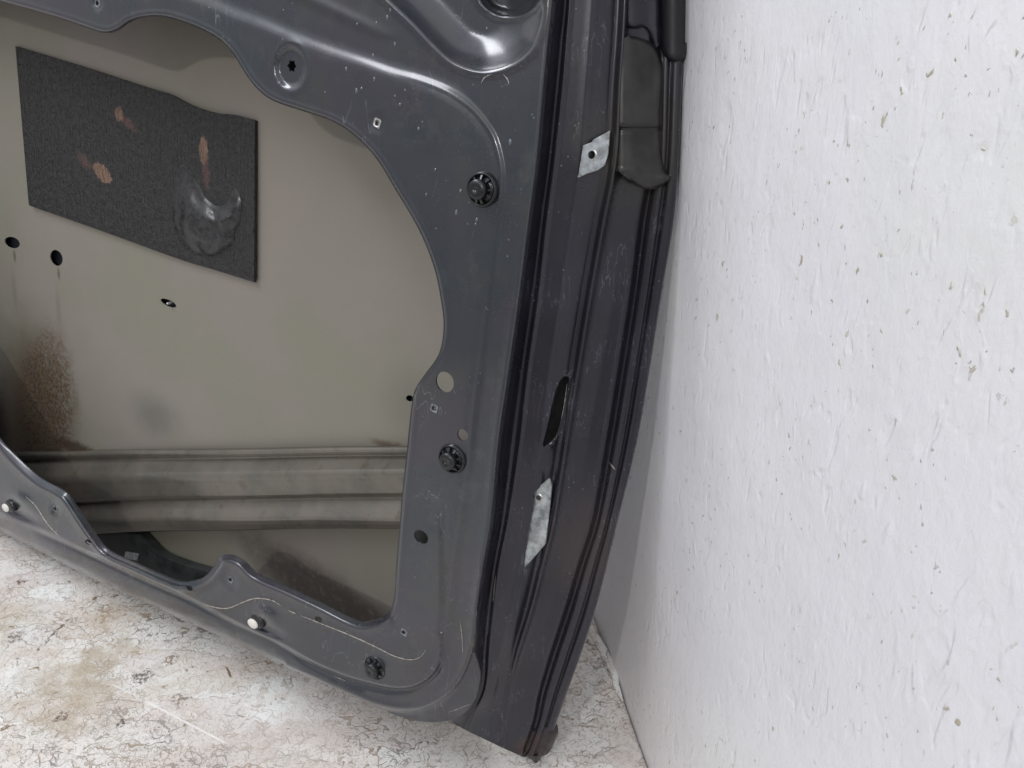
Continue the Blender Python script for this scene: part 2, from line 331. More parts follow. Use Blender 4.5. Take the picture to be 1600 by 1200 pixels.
def patch(name, outline, dfun, mat, parent, holes=(), step=5, side=.001, pts=None, margin=.55, smooth=True, extra=None):
    """pressed sheet: outline and holes as traced loops, dfun gives depth behind the panel plane, edges folded back by side"""
    loops = [np.asarray(outline, float)] + [np.asarray(h, float) for h in holes]
    if pts is None:
        lo = loops[0].min(0); hi = loops[0].max(0)
        gx, gy = np.meshgrid(np.arange(lo[0], hi[0], step), np.arange(lo[1], hi[1], step)); pts = np.stack([gx.ravel(), gy.ravel()], 1)
        pts = pts + rng.uniform(-.12, .12, pts.shape) * step
    pts = pts[inside(pts, loops[0])]
    for h in loops[1:]: pts = pts[~inside(pts, h)]
    if extra is not None:
        ex = extra[inside(extra, loops[0])]
        for h in loops[1:]: ex = ex[~inside(ex, h)]
        cell = {}
        for p in ex: cell.setdefault((int(p[0] // 3), int(p[1] // 3)), 0)
        keep = [not any((int(p[0] // 3) + a, int(p[1] // 3) + b) in cell for a in (-1, 0, 1) for b in (-1, 0, 1)) for p in pts]
        seen = set(); e2 = []
        for p in ex:
            kx = (int(p[0] / 1.3), int(p[1] / 1.3))
            if kx not in seen: seen.add(kx); e2.append(p)
        pts = np.vstack([pts[keep], np.array(e2)])
    for h in loops:
        k = dist(pts, h, True) > min(step * margin, 1.6); pts = pts[k]
    V = []; E = []
    for l in loops:
        b = len(V); V += [tuple(p) for p in l]; E += [(b + i, b + (i + 1) % len(l)) for i in range(len(l))]
    nb = len(V); V += [tuple(p) for p in pts]
    r = delaunay_2d_cdt([Vector(v) for v in V], E, [], 0, 1e-5)
    ov = np.array([list(v) for v in r[0]]); fc = np.array([list(f) for f in r[2]])
    cen = ov[fc].mean(1); k = inside(cen, loops[0])
    for h in loops[1:]: k &= ~inside(cen, h)
    fc = fc[k]
    d = dfun(ov); co_ = DP(ov[:, 0], ov[:, 1], d); u, v = uv_of(ov[:, 0], ov[:, 1], d); uvs = np.stack([u, v], 1)
    # orient towards the camera
    a, b, c = ov[fc[:, 0]], ov[fc[:, 1]], ov[fc[:, 2]]
    z = (b[:, 0] - a[:, 0]) * (c[:, 1] - a[:, 1]) - (b[:, 1] - a[:, 1]) * (c[:, 0] - a[:, 0]); fl = z > 0
    fc[fl] = fc[fl][:, ::-1]; faces = [tuple(f) for f in fc]
    if side:
        from collections import Counter
        cnt = {}
        for f in faces:
            for i in range(3):
                e = (f[i], f[(i + 1) % 3]); kk = tuple(sorted(e)); cnt.setdefault(kk, []).append(e)
        be = [e[0] for e in cnt.values() if len(e) == 1]; bv = sorted({i for e in be for i in e}); mp = {}
        n0 = len(co_); P = ov[bv]; sd = np.full(len(bv), side)
        # rear rim straight behind along the door normal (not along the sight line)
        back = co_[bv] + Nw * sd[:, None]; rim = co_[bv].copy()
        co_ = np.vstack([co_, rim, back]); uvs = np.vstack([uvs, uvs[bv], uvs[bv]])
        for j, i in enumerate(bv): mp[i] = (n0 + j, n0 + len(bv) + j)
        for a_, b_ in be: faces.append((mp[b_][0], mp[a_][0], mp[a_][1], mp[b_][1]))
    return mesh(name, co_, faces, mat, parent, smooth, uvs)
def lathe(name, px, py, d, prof, mat, parent, seg=36, ecc=(1, 1)):
    c = DP(px, py, d); V = []; Fc = []
    for r, h in prof:
        for k in range(seg):
            a = 2 * math.pi * k / seg; V.append(c + Hw * r * ecc[0] * math.cos(a) + Vw * r * ecc[1] * math.sin(a) - Nw * h)
    for i in range(len(prof) - 1):
        for k in range(seg):
            a = i * seg + k; b = i * seg + (k + 1) % seg; Fc.append((a, a + seg, b + seg, b))
    return mesh(name, V, Fc, mat, parent)
def ribbon(name, pts, dfun, w, mat, parent, lift=.0003, taper=True):
    p = resample(spline(pts, 6), 3); n = len(p); L = []; 
    tdir = np.gradient(p, axis=0); nn = np.stack([-tdir[:, 1], tdir[:, 0]], 1); nn /= np.linalg.norm(nn, axis=1)[:, None]
    ww = w * (.35 + .65 * np.abs(np.sin(np.arange(n) * 1.7 + 3 * np.sin(np.arange(n) * .37)))) * (np.sin(np.linspace(.12, math.pi - .12, n)) ** .5 if taper else 1)
    a = p + nn * ww[:, None] * .5; b = p - nn * ww[:, None] * .5
    pts3 = np.vstack([DP(q[:, 0], q[:, 1], dfun(q) - lift) for q in (a, b)]); Fc = [(i, i + 1, n + i + 1, n + i) for i in range(n - 1)]
    q = np.vstack([a, b]); back = pts3 + Nw * lift * .8; V = np.vstack([pts3, back]); m = 2 * n
    Fc += [(m + i, m + n + i, m + n + i + 1, m + i + 1) for i in range(n - 1)] + [(i, m + i, m + i + 1, i + 1) for i in range(n - 1)] + [(n + i, n + i + 1, m + n + i + 1, m + n + i) for i in range(n - 1)]
    return mesh(name, V, Fc, mat, parent)

# ------------------------------------------------------------------ floor and wall
fa, fb = floor_pt(965, 1060), floor_pt(1015, 1200)
wdir = nrm((fa - fb) * [1, 1, 0]); wnor = nrm(np.cross(wdir, [0, 0, 1]))      # wnor points to the room or away, fixed next
if (CAM - fa) @ wnor < 0: wnor = -wnor
stains = []
for (x, y, r, k, col) in ((110, 1075, .085, .75, (.47, .39, .29)), (165, 965, .05, .55, (.50, .42, .33)), (150, 1030, .05, .6, (.45, .37, .27)), (20, 965, .04, .5, (.48, .40, .28)), (270, 1060, .06, .4, (.62, .55, .46)), (170, 1120, .045, .5, (.52, .46, .40)),
                          (500, 1130, .07, .4, (.64, .56, .52)), (30, 880, .08, .3, (.56, .49, .47)), (165, 962, .013, .7, (.34, .25, .15)), (267, 1030, .010, .8, (.20, .13, .08)), (222, 1058, .012, .85, (.10, .07, .05)),
                          (33, 909, .007, .9, (.13, .07, .04)), (97, 1118, .008, .85, (.16, .11, .08)), (280, 1092, .011, .7, (.18, .12, .08)), (25, 995, .011, .8, (.13, .10, .08)), (190, 1130, .006, .9, (.06, .04, .03)), (82, 1170, .010, .5, (.25, .24, .22))):
    p = floor_pt(x, y); stains.append((p[0], p[1], r, k, col))
MF = mat_floor(stains); MWALL = mat_wall()
# floor sheet, its edge along the wall slightly ragged and a few millimetres short of it
s_al = np.r_[-1.6, np.arange(-.6, 1.4, .004), 2.6]
gap = .0014 + .0042 * np.array([max(0, mnoise.noise(Vector((s * 34, 0, 3))) + .25 * mnoise.noise(Vector((s * 160, 1, 3)))) for s in s_al])
edge = fa + wdir * s_al[:, None] + wnor * gap[:, None]
far = fa + wdir * s_al[:, None] + wnor * 3.6
fv = []; ff = []; cols = np.r_[0, .003, .012, .04, .2, 3.6]; n = len(s_al)
for j, w in enumerate(cols):
    for i in range(n):
        p = fa + wdir * s_al[i] + wnor * (gap[i] + w); p[2] = -.0022 * math.exp(-w / .004) if j < 3 else 0
        fv.append(p)
for j in range(len(cols) - 1):
    for i in range(n - 1): a = j * n + i; ff.append((a, a + 1, a + n + 1, a + n))
for i in range(n): p = fv[i].copy(); p[2] = -.018; fv.append(p)
b0 = len(cols) * n
for i in range(n - 1): ff.append((b0 + i, b0 + i + 1, i + 1, i))
fl = mesh('floor', fv, ff, MF); tag(fl, kind='structure')
# wall: straight sheet with a gently uneven face
ws = np.r_[-1.9, np.arange(-.9, .9, .012), 2.6]; wh = np.r_[-.02, np.arange(0, 1.35, .012), 2.6]
Vt = []; Uv = []
for h in wh:
    for s in ws:
        o_ = .0022 * mnoise.noise(Vector((s * 5, h * 5, 0))) + .0009 * mnoise.noise(Vector((s * 16, h * 16, 4)))
        o_ *= min(1, max(0, (h - .01) / .05)) * (abs(s) < .9)
        p = fa + wdir * s + wnor * o_; p[2] = h; Vt.append(p); Uv.append((s, h))
n = len(ws); Fc = [(j * n + i, j * n + i + 1, (j + 1) * n + i + 1, (j + 1) * n + i) for j in range(len(wh) - 1) for i in range(n - 1)]
back = [p - wnor * .06 for p in (Vt[0], Vt[n - 1], Vt[-1], Vt[-n])]; b = len(Vt); Vt += back; Uv += [(0, 0)] * 4
Fc += [(b, b + 3, b + 2, b + 1), (0, b, b + 1, n - 1), (n - 1, b + 1, b + 2, len(Vt) - 5), (len(Vt) - 5, b + 2, b + 3, len(Vt) - 4 - n), (len(Vt) - 4 - n, b + 3, b, 0)]
wl = mesh('wall', Vt, Fc, MWALL, uvs=Uv)
tag(wl, 'white painted wall with a rough dimpled face rising at the right of the door', 'wall')

# peeled strip of floor paint curling up against the wall
_l = resample(spline([(921, 958), (931, 985), (944, 1006), (955, 1026), (966, 1050), (970, 1072), (977, 1096)], 5), 3); V = []; m = len(_l)
for k in range(5):
    f = k / 4
    for i, (x, y) in enumerate(_l):
        e = math.sin(math.pi * i / (m - 1)) ** .7; w = (2 + 9 * e) * (1 + .25 * mnoise.noise(Vector((i * .3, 0, 9)))); p = floor_pt(x - f * w, y + f * w * .25)
        p = p + wnor * .0018; p[2] = .0005 + (.0042 * (1 - f) ** 1.6 + .0012 * mnoise.noise(Vector((i * .5, f * 3, 1)))) * e; V.append(p)
po = np.array(V).mean(0) * [1, 1, 0]
pk = mesh('paint_strip', V, [(a * m + i, a * m + i + 1, (a + 1) * m + i + 1, (a + 1) * m + i) for a in range(4) for i in range(m - 1)], MF, org=po)
pk.location = po; pk.modifiers.new('thick', 'SOLIDIFY').thickness = .0008
tag(pk, 'curled strip of white paint lifting off the floor along the foot of the wall', 'paint strip')

# ------------------------------------------------------------------ the door
ROOT = DP(840, 1190, .09)
door = bpy.data.objects.new('car_door', None); S.collection.objects.link(door); door.location = ROOT
tag(door, 'stripped dark grey car door seen from inside, leaning on its corner against the white wall', 'car door')
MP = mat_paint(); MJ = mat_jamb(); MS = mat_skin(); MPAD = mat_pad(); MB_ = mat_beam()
M_black = simple('black_plastic', (.007, .008, .010), .32, 0, .3, 200, .1, .2)
M_rubber = simple('black_rubber', (.013, .012, .016), .55, 0, .3, 90, .2)
M_zinc = simple('zinc_plate', (.42, .45, .46), .36, .6, .35, 160, .3)
M_steel = simple('bright_steel', (.50, .50, .49), .28, .8, .2, 200, .1)
M_white = simple('white_plastic', (.72, .70, .64), .4, 0, .06, 90, .05)
M_scr = simple('scratched_edge', (.42, .38, .34), .5, .2, .35, 300, .2)
M_worn = simple('worn_primer_metal', (.17, .18, .195), .3, .2, .4, 500, .2)
M_brk = simple('grimy_bracket', (.023, .0215, .0205), .36, .15, .6, 40, .3, .25)
M_dark = simple('reinforcement_and_hole_shade', (.030, .032, .032), .5, .1, .4, 60, .2)

OPEN = spline([(0, 2), (50, 16), (100, 31), (135, 43), (161, 51), (181, 48), (204, 33), (227, 27), (250, 26), (272, 30), (306, 42), (340, 60), (363, 82), (382, 113), (402, 139), (428, 158), (471, 173), (513, 187), (542, 203),
               (570, 227), (593, 255), (615, 292), (644, 340), (664, 380), (680, 425), (689, 470), (693, 510), (686, 552), (663, 586), (648, 610), (642, 642), (635, 710), (628, 775), (624, 826), (619, 885), (615, 938), (604, 960), (581, 970), (556, 969),
               (505, 944), (448, 917), (403, 897), (380, 876), (360, 867), (343, 871), (332, 888), (316, 903), (285, 909), (250, 897), (210, 879), (170, 860), (150, 837), (128, 805), (108, 775), (93, 763), (62, 746), (28, 716), (0, 686), (-30, 635), (-75, 560), (-130, 470), (-190, 360), (-240, 250), (-260, 120), (-250, 0), (-200, -50), (-80, -22)], 5, True)
OPEN = resample(OPEN, 4, True)
CREASE = spline([(-300, -150), (-100, -90), (100, -50), (240, -22), (312, -4), (368, 20), (400, 31), (457, 55), (513, 76), (570, 95), (612, 110), (655, 122), (700, 140), (734, 162), (757, 187), (775, 216), (786, 262), (785, 300), (779, 345), (770, 420), (761, 500), (753, 571), (743, 647), (734, 732), (723, 810), (714, 870),
                 (704, 960), (697, 1005), (681, 1048), (652, 1071), (618, 1076), (576, 1068), (533, 1055), (485, 1034), (434, 1004), (392, 984), (349, 964), (295, 935), (227, 905), (160, 874), (93, 843), (0, 800), (-100, 745), (-300, 640)], 4)
CREASE = np.vstack([CREASE, [(-450, 640), (-450, -150)]])
Acur = [(874, -300), (872, -150), (866, 0), (859, 60), (852, 130), (841, 250), (828, 350), (814, 460), (797, 580), (781, 690), (769, 810), (758, 880), (749, 950), (740, 1005), (725, 1045)]
LIP = [(700, 1083), (667, 1103), (633, 1108), (600, 1106), (560, 1093)]           # upper step of the turned-under corner
PAN_OUT = spline(Acur[:-1] + [(744, 1030), (750, 1055), (744, 1088), (727, 1113), (700, 1126), (665, 1128), (623, 1119), (570, 1097), (497, 1064), (412, 1027), (356, 1000), (267, 960), (200, 930), (133, 898), (67, 864), (0, 830), (-100, 780), (-300, 680), (-480, 590)], 5)
PAN_OUT = resample(np.vstack([PAN_OUT, [(-480, -300)]]), 5, True)
INNER_EDGE = resample(spline([(758, 880), (748, 933), (743, 967), (738, 1010), (723, 1053), (700, 1083), (667, 1103), (633, 1109), (590, 1102), (540, 1082), (440, 1035)], 5), 5)
BOT = resample(spline([(440, 1039), (356, 1000), (267, 960), (200, 930), (133, 898), (67, 864), (0, 830), (-100, 780), (-300, 680)], 4), 6)
BOWL = spline([(500, -120), (560, -50), (610, -2), (648, 34), (680, 68), (712, 95), (755, 108), (798, 98), (829, 72), (843, 34), (846, -10), (846, -120), (760, -200), (600, -200)], 5, True)
def offs(line, os_, step=3.2, closed=False):
    l = resample(line, step, closed); q = np.vstack([l[-1:], l, l[:1]]) if closed else np.vstack([l[:1], l, l[-1:]])
    t_ = q[2:] - q[:-2]; t_ /= np.linalg.norm(t_, axis=1)[:, None] + 1e-9; n_ = np.stack([-t_[:, 1], t_[:, 0]], 1); return np.vstack([l + n_ * o for o in os_])
def dpan(P):
    x, y = P[:, 0], P[:, 1]; d = np.zeros(len(P))
    ins = inside(P, CREASE); s = dist(P, CREASE); s = np.where(ins, s, -s)
    top = sm(-y, -160, -60) ; rightm = sm(x, 690, 760) * sm(-y, -1000, -200)
    lowm = sm(y, 780, 860) * (x < 690); w = 12 - 9 * rightm - 8 * lowm
    amp = .0028 - .0012 * rightm + .0018 * lowm
    d += .0024 * np.exp(-((s + 3) / 3.0) ** 2) * lowm
    d -= amp * sm(s, -w, w)
    # second fine line beside the right-hand crease
    d += .0007 * np.exp(-((s - 9) / 3) ** 2) * sm(x, 600, 700)
    # rolled edge of the opening
    so = dist(P, OPEN, True); low = sm(y, 650, 760) * (x < 612)
    wd_ = 6 + 8 * low; d += (.0022 + .0028 * low) * np.clip(1 - so / wd_, 0, 1) ** 2
    d -= .0022 * np.exp(-((so - 11) / 4) ** 2) * low + .0005 * np.exp(-((so - 6) / 3) ** 2) * (1 - low)
    # right border folds back to the jamb
    sa = dist(P, AC); d += .0045 * np.clip(1 - sa / 6, 0, 1) ** 2 * (y < 1010); d -= .0016 * np.exp(-((sa - 7) / 5) ** 2) * (y < 1000)
    # stepped lower corner
    si = dist(P, INNER_EDGE); IN = np.vstack([INNER_EDGE, [(440, 700), (700, 700)]]); outn = (~inside(P, IN)) & (x > 440) & (y > 880)
    d += np.where(outn, .0085 * sm(si, 0, 5) + .0015 * sm(si, 8, 24), -.0012 * np.exp(-((si - 4) / 3) ** 2) * (y > 890) * sm(x, 440, 520))
    # bottom band rounds under
    sb = dist(P, BOT); d += .010 * np.clip(1 - sb / 9, 0, 1) ** 2 * (x < 560) + .0016 * sm(-sb, -34, -8) * (x < 520)
    # armrest bowl
    ib = inside(P, BOWL); sbw = dist(P, BOWL, True); sg = np.where(ib, sbw, -sbw)
    d += .019 * (1 - np.clip(1 - (sg + 4) / 60, 0, 1) ** 1.6) * (sg > -4); d -= .0016 * np.exp(-((sg + 7) / 5) ** 2)
    q = np.hypot((x - 796) / 46, (y + 20) / 42); d += .014 * sm(-q, -1.12, -.80); d -= .002 * np.exp(-((q - 1.16) / .1) ** 2)
    d -= .0010 * np.exp(-((((x - 470) * .42 - (y + 8) * .9)) / 9) ** 2) * sm(x, 300, 420) * sm(-x, -640, -540) * (y < 60)
    # round dish under the torx hole
    def dish(cx, cy, r, dep, rw, rim=0.0):
        c = Pcv(cx, cy, 0.); p = Pcv(x, y, 0.) - c; q = np.hypot(p @ HH, p @ VV); v = dep * sm(-q, -r, -r + rw)
        return v - rim * np.exp(-((q - r - rw * .2) / (rw * .6)) ** 2)
    d += dish(454, 105, .0168, .0030, .0042, .0004)
    d += dish(86, 795, .0095, .0014, .0016, .0005); d += dish(360, 906, .0125, .0007, .0025, .0003); d += dish(589, 192, .0085, .0006, .003)
    d += dish(152, 5, .0075, .0010, .003)
    # teardrop pockets round the two white studs
    for cx, cy in ((22, 797), (405, 977)):
        a = math.radians(27); X = (x - cx) * math.cos(a) + (y - cy) * math.sin(a); Y = -(x - cx) * math.sin(a) + (y - cy) * math.cos(a)
        d += .0050 * np.exp(-((X - 8) / np.where(X > 8, 34, 20)) ** 2 - (Y / 7) ** 2)
        d -= .0034 * np.exp(-((X - 2) / 16) ** 2 - ((Y + 21) / 8) ** 2); d -= .0016 * np.exp(-((X - 5) / 55) ** 2 - ((Y - 15) / 5) ** 2)
    # soft line of the pressing above the scratch
    d -= .0007 * sm(dist(P, SC1), 5, 0) * 1.0
    return d
AC = resample(spline(Acur[:-2], 5), 6)
SC1 = resample(spline([(300, 925), (330, 943), (355, 949), (378, 941), (402, 935), (430, 941), (460, 958), (500, 972), (545, 990), (585, 1008), (620, 1027), (648, 1030), (662, 1020)], 5), 5)
def star(cx, cy, r0, r1, n=6):
    c = Pcv(cx, cy, .003); P = []
    for k in range(2 * n):
        a = math.pi * k / n; r = (r0, r1)[k % 2]; P.append(c + r * math.cos(a) * HH + r * math.sin(a) * VV)
    P = np.array(P); return np.stack([800 + F * P[:, 0] / P[:, 2], 600 + F * P[:, 1] / P[:, 2]], 1)
def sq(cx, cy, r, rot=.2, d=0):
    c = Pcv(cx, cy, d); P = np.array([c + r * math.cos(a) * HH + r * math.sin(a) * VV for a in (rot + math.pi / 4 + k * math.pi / 2 for k in range(4))])
    P = resample(P, .002, True)
    return np.stack([800 + F * P[:, 0] / P[:, 2], 600 + F * P[:, 1] / P[:, 2]], 1)
holes = [OPEN, star(456, 103, .0050, .0034), disc(695, 597, .0083, 24), disc(723, 680, .0049, 16), disc(658, 839, .0066, 22, 0, 1.08, .92),
         ell(138, 847, 5.5, 3.8, 12, .5), ell(295.5, 919, 6, 3.8, 12, .5), ell(498, 967.5, 6, 4, 12, .5)]
nuts = [(589, 192, .3), (678, 638, .15), (631, 988, .25), (360, 906, .45), (86, 795, .4), (152, 5, .3)]
holes += [sq(x, y, .0048, r) for x, y, r in nuts]
EX = np.vstack([offs(CREASE[:-2], (-8, -5, -2.5, 0, 2.5, 5, 8, 10)), offs(OPEN, (-1.8, 1.8, -4, 4, -7, 7, -10, 10, -14, 14), 3.2, True), offs(AC, (-2, 2, -4, 4, -7, 7, -11, 11)),
                offs(INNER_EDGE, (-5, -3, -1, 1, 3, 5, 8)), offs(BOT, (-2, 2, -5, 5, -9, 9)), offs(BOWL, (-8, -4, 0, 4, 8), 3.2, True)])
panel = patch('inner_panel', PAN_OUT, dpan, MP, door, holes, step=4.2, side=.0014, extra=EX)
# pressed square inserts with a screw bore
for x, y, r in nuts:
    c = dpan(np.array([[x, y]]))[0] - .0003
    def fr(P, x=x, y=y, c=c): q = Pcv(P[:, 0], P[:, 1], 0.) - Pcv(x, y, 0.); q = np.hypot(q @ HH, q @ VV); return c + .0032 * sm(-q, -.0024, -.0012)
    patch('square_insert', sq(x, y, .0047, r), fr, M_steel if x == 589 else M_worn, door, [disc(x + .3, y, .0011, 10)], step=1.4, side=.0012)
lathe('torx_ring', 454, 105, .0030, [(.0060, .0001), (.0064, .0006), (.0070, .0005), (.0074, -.0002)], MP, door)
# ------------------------------------------------------------------ jamb of the door
st = np.array([-300, -120, 0, 60, 130, 250, 350, 460, 580, 690, 810, 880, 950, 1020, 1080, 1125, 1150])
cA = [(874, -300), (870, -120), (866, 0), (859, 60), (852, 130), (841, 250), (828, 350), (814, 460), (797, 580), (781, 690), (769, 810), (758, 880), (748, 950), (742, 1015), (738, 1070), (712, 1112), (694, 1122)]
cB = [(905, -300), (897, -120), (889, 0), (884, 60), (878, 130), (865, 250), (852, 350), (840, 460), (823, 580), (811, 690), (793, 810), (779, 880), (770, 950), (764, 1010), (758, 1075), (738, 1118), (728, 1141)]
cC = [(985, -300), (980, -120), (976, 0), (973, 60), (968, 130), (961, 250), (942, 350), (922, 460), (902, 580), (884, 690), (865, 810), (848, 880), (830, 950), (808, 1020), (795, 1075), (788, 1125), (784, 1168)]
cD = [(1026, -300), (1026, -120), (1025, 0), (1025, 60), (1024, 130), (1021, 250), (1006, 350), (992, 460), (973, 580), (955, 690), (933, 810), (911, 880), (890, 950), (867, 1020), (849, 1080), (838, 1130), (818, 1183)]
cE = [(1078, -300), (1072, -120), (1068, 0), (1067, 60), (1064, 130), (1059, 250), (1050, 350), (1032, 460), (1013, 580), (994, 690), (965, 810), (948, 880), (930, 950), (909, 1015), (886, 1080), (866, 1136), (850, 1180)]
NC = len(cA); TT = np.linspace(0, 1, 8 * (NC - 1) + 1)
curves = [spline(c, 8) for c in (cA, cB, cC, cD, cE)]
low = sm(np.linspace(0, NC - 1, len(curves[0])), 12.2, 14.0)          # 0 above, 1 in the lower corner
cols = [(0, 0, .0035, .016), (0, .12, .010, .019), (0, .35, .020, .024), (0, .62, .0265, .028), (0, .88, .0280, .030), (1, 0, .0238, .0275), (1, .035, .0240, .0275), (1, .075, .0280, .030), (1, .30, .031, .036),
        (1, .44, .0325, .040), (1, .52, .036, .044), (1, .86, .0475, .052), (1, .94, .0475, .053), (1, .965, .0434, .0535), (2, 0, .0428, .054), (2, .035, .0434, .0543), (2, .06, .0478, .055), (2, .10, .0535, .058), (2, .20, .057, .060), (2, .5, .0635, .066), (2, .82, .069, .071),
        (2, .93, .077, .078), (3, 0, .0815, .0815), (3, .07, .0812, .081), (3, .14, .0778, .078), (3, .40, .0772, .077), (3, .47, .0782, .078), (3, .54, .0826, .082), (3, .60, .0820, .082), (3, .68, .0792, .079), (3, .90, .0805, .0805), (4, 0, .0838, .0838)]
SC = len(cols); grid = []
for (i, f, d0, d1) in cols:
    p = curves[i] if f == 0 else curves[i] * (1 - f) + curves[i + 1] * f
    grid.append(np.column_stack([p, d0 + (d1 - d0) * low]))
grid = np.array(grid)                                                   # (cols, along, 3)
# refine across
fine = []
for a, b in zip(grid[:-1], grid[1:]):
    g = np.linalg.norm((b - a)[:, :2], axis=1).max(); k = max(1, int(g / 4))
    for j in range(k): fine.append(a + (b - a) * j / k)
fine.append(grid[-1]); fine = np.array(fine)
al = []
for j in range(fine.shape[1] - 1):
    k = 2
    for q in range(k): al.append(fine[:, j] + (fine[:, j + 1] - fine[:, j]) * q / k)
al.append(fine[:, -1]); JG = np.stack(al, 1)
flat = JG.reshape(-1, 3)
def djamb(P):
    out = np.empty(len(P))
    for i in range(0, len(P), 400):
        q = P[i:i + 400]; D2 = (q[:, None, 0] - flat[None, :, 0]) ** 2 + (q[:, None, 1] - flat[None, :, 1]) ** 2
        k = np.argpartition(D2, 4, axis=1)[:, :4]; w = 1 / (np.take_along_axis(D2, k, 1) + 1e-4); out[i:i + 400] = (flat[k, 2] * w).sum(1) / w.sum(1)
    # pocket pressed round the latch bracket
    return out
slot = spline([(889, 592), (884, 625), (877, 655), (869, 680), (857, 693), (848, 697), (855, 668), (862, 636), (870, 606), (880, 589)], 4, True)
slot2 = np.array([(834, 770), (846, 759), (857, 749), (860, 760), (856, 800), (850, 849), (835, 867), (819, 886), (823, 842), (830, 800)], float)
JO = np.vstack([JG[0, ::3, :2], JG[:, -1, :2][1:-1], JG[-1, ::-3, :2], JG[::-1, 0, :2][1:-1]])
JO = resample(JO, 4, True)
core = JG[1:-1, 1:-1, :2].reshape(-1, 2)
core = core[np.lexsort((core[:, 0], core[:, 1]))]
def dj2(P):
    d = djamb(P)
    # raised lip at the slot and slight waviness of pressed sheet
    d -= .0012 * np.exp(-((dist(P, slot, True) - 3) / 4) ** 2)
    return d
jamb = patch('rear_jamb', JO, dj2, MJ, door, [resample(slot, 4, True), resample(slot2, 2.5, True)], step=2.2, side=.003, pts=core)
# hem of the outer skin, folded over the jamb edge
Ei = resample(np.vstack([JG[-1, :, :2], JG[::-1, -1, :2][1:]]), 5)
# ------------------------------------------------------------------ outer skin (bare primer inside)
SK = np.vstack([[(-480, -300)], [(1072, -300)], (JG[-1, 4::6, :2] - [2.0, 0]), [(836, 1183), (790, 1167), (757, 1150), (728, 1130), (700, 1121), (665, 1123), (623, 1115), (570, 1093), (497, 1060), (412, 1023), (356, 996), (267, 956), (200, 926), (133, 894), (67, 860), (0, 826), (-100, 776), (-300, 676), (-480, 586)]])
SK = resample(SK, 8, True)
def dskin(P): return .090 - .0040 * sm(P[:, 0], 860, 1000) + .003 * np.sin(P[:, 1] / 260.) * sm(-P[:, 0], -800, -500)
skh = [ell(19, 379, 12.5, 8.5, 16, .35), ell(88, 403, 9.5, 13, 16, -.35), ell(263, 473.5, 13.5, 5, 14, .42), ell(640, 622.5, 6, 5, 10, .2)]
skin = patch('outer_skin', SK, dskin, MS, door, skh, step=14, side=.0012)
backs = patch('outer_paint', resample(SK, 14, True), lambda P: dskin(P) + .009, MP, door, (), step=24, side=0)   # dark body side behind the drain holes
lathe('hole_pin', 264, 474, .0895, [(.0001, .0030), (.0012, .0026), (.0016, 0), (.0016, -.004)], M_steel, door, 12)
# flanges closing the box between panel and skin
def flange(name, p, d0, d1, mat, inset=(0, 0)):
    p = np.asarray(p, float); q = p + np.array(inset); V = np.vstack([DP(p[:, 0], p[:, 1], d0), DP(q[:, 0], q[:, 1], d1)]); n = len(p)
    return mesh(name, V, [(i, i + 1, n + i + 1, n + i) for i in range(n - 1)], mat, door)
flange('sill_flange', resample(np.array([(727, 1112), (700, 1124), (665, 1126), (623, 1118), (570, 1096), (497, 1063), (412, 1026), (356, 999), (267, 959), (200, 929), (133, 897), (67, 863), (0, 829), (-100, 779), (-300, 679), (-480, 589)], float), 8), .011, .0915, MP, (0, -4))
flange('front_flange', [(-479, 588), (-479, -299)], .0, .092, MP); flange('top_flange', [(-479, -299), (1070, -299)], .0, .092, MP)
# ------------------------------------------------------------------ sound pad
PADO = resample(np.vstack([[(24, 72)], spline([(24, 72), (80, 89), (142, 108), (227, 136), (264, 147), (297, 164), (334, 176), (363, 179), (398, 188)], 4)[1:], [(397, 441)], spline([(397, 441), (330, 420), (283, 406), (170, 365), (74, 331), (45, 321)], 4)[1:]]), 4, True)
UB = resample(spline([(276, 262), (272, 300), (271, 340), (279, 372), (296, 392), (322, 400), (350, 392), (366, 374), (372, 350), (372, 305), (368, 280)], 5), 4)
def dpad(P):
    x, y = P[:, 0], P[:, 1]; d = np.full(len(P), .0868)
    i = np.zeros(len(P), bool)
    nz = np.array([mnoise.noise(Vector((a * .09, b * .11, 0))) + .6 * mnoise.noise(Vector((a * .22, b * .22, 5))) for a, b in P]); d += .00035 * nz * np.where(i, .4, 1)
    e = dist(P, PADO, True); d += .0007 * np.clip(1 - e / 5, 0, 1)
    return d
patch('sound_pad', PADO, dpad, MPAD, door, step=3.4, side=.0032)
BLB = resample(spline([(277, 268), (272, 300), (270, 340), (278, 372), (296, 392), (322, 401), (348, 394), (364, 378), (366, 362), (374, 346), (377, 318), (370, 294), (362, 300), (352, 318), (340, 322), (324, 312), (312, 290), (298, 268), (286, 256)], 4, True), 3, True)
def dblob(P):
    x, y = P[:, 0], P[:, 1]; e = dist(P, BLB, True); k = .12 + .88 * sm(y, 262, 350)
    hgt = .0028 * sm(e, -1, 6) + .0062 * sm(e, 3, 26) - .0010 * np.exp(-((x - 345) / 10) ** 2 - ((y - 352) / 26) ** 2)
    nz = np.array([mnoise.noise(Vector((a * .05, b * .035, 7))) for a, b in P]); rid = .0007 * np.sin(x * .22 + 2.5 * nz) * sm(e, 4, 12)
    return .0866 - k * (hgt + rid + .0012 * nz * sm(e, 2, 10))
tb = NT('melted_bitumen'); _n = tb.noise(tb.uv, 150, 4, .6, .8); tb.bump(_n, .35, .0008)
M_blob = tb.fin(tb.mix(tb.step(_n, .35, .65), (.014, .014, .015), (.034, .034, .036)), tb.step(_n, .3, .7, .22, .38), 0, .15, .2)
patch('melted_blob', BLB, dblob, M_blob, door, step=2.8, side=.001)
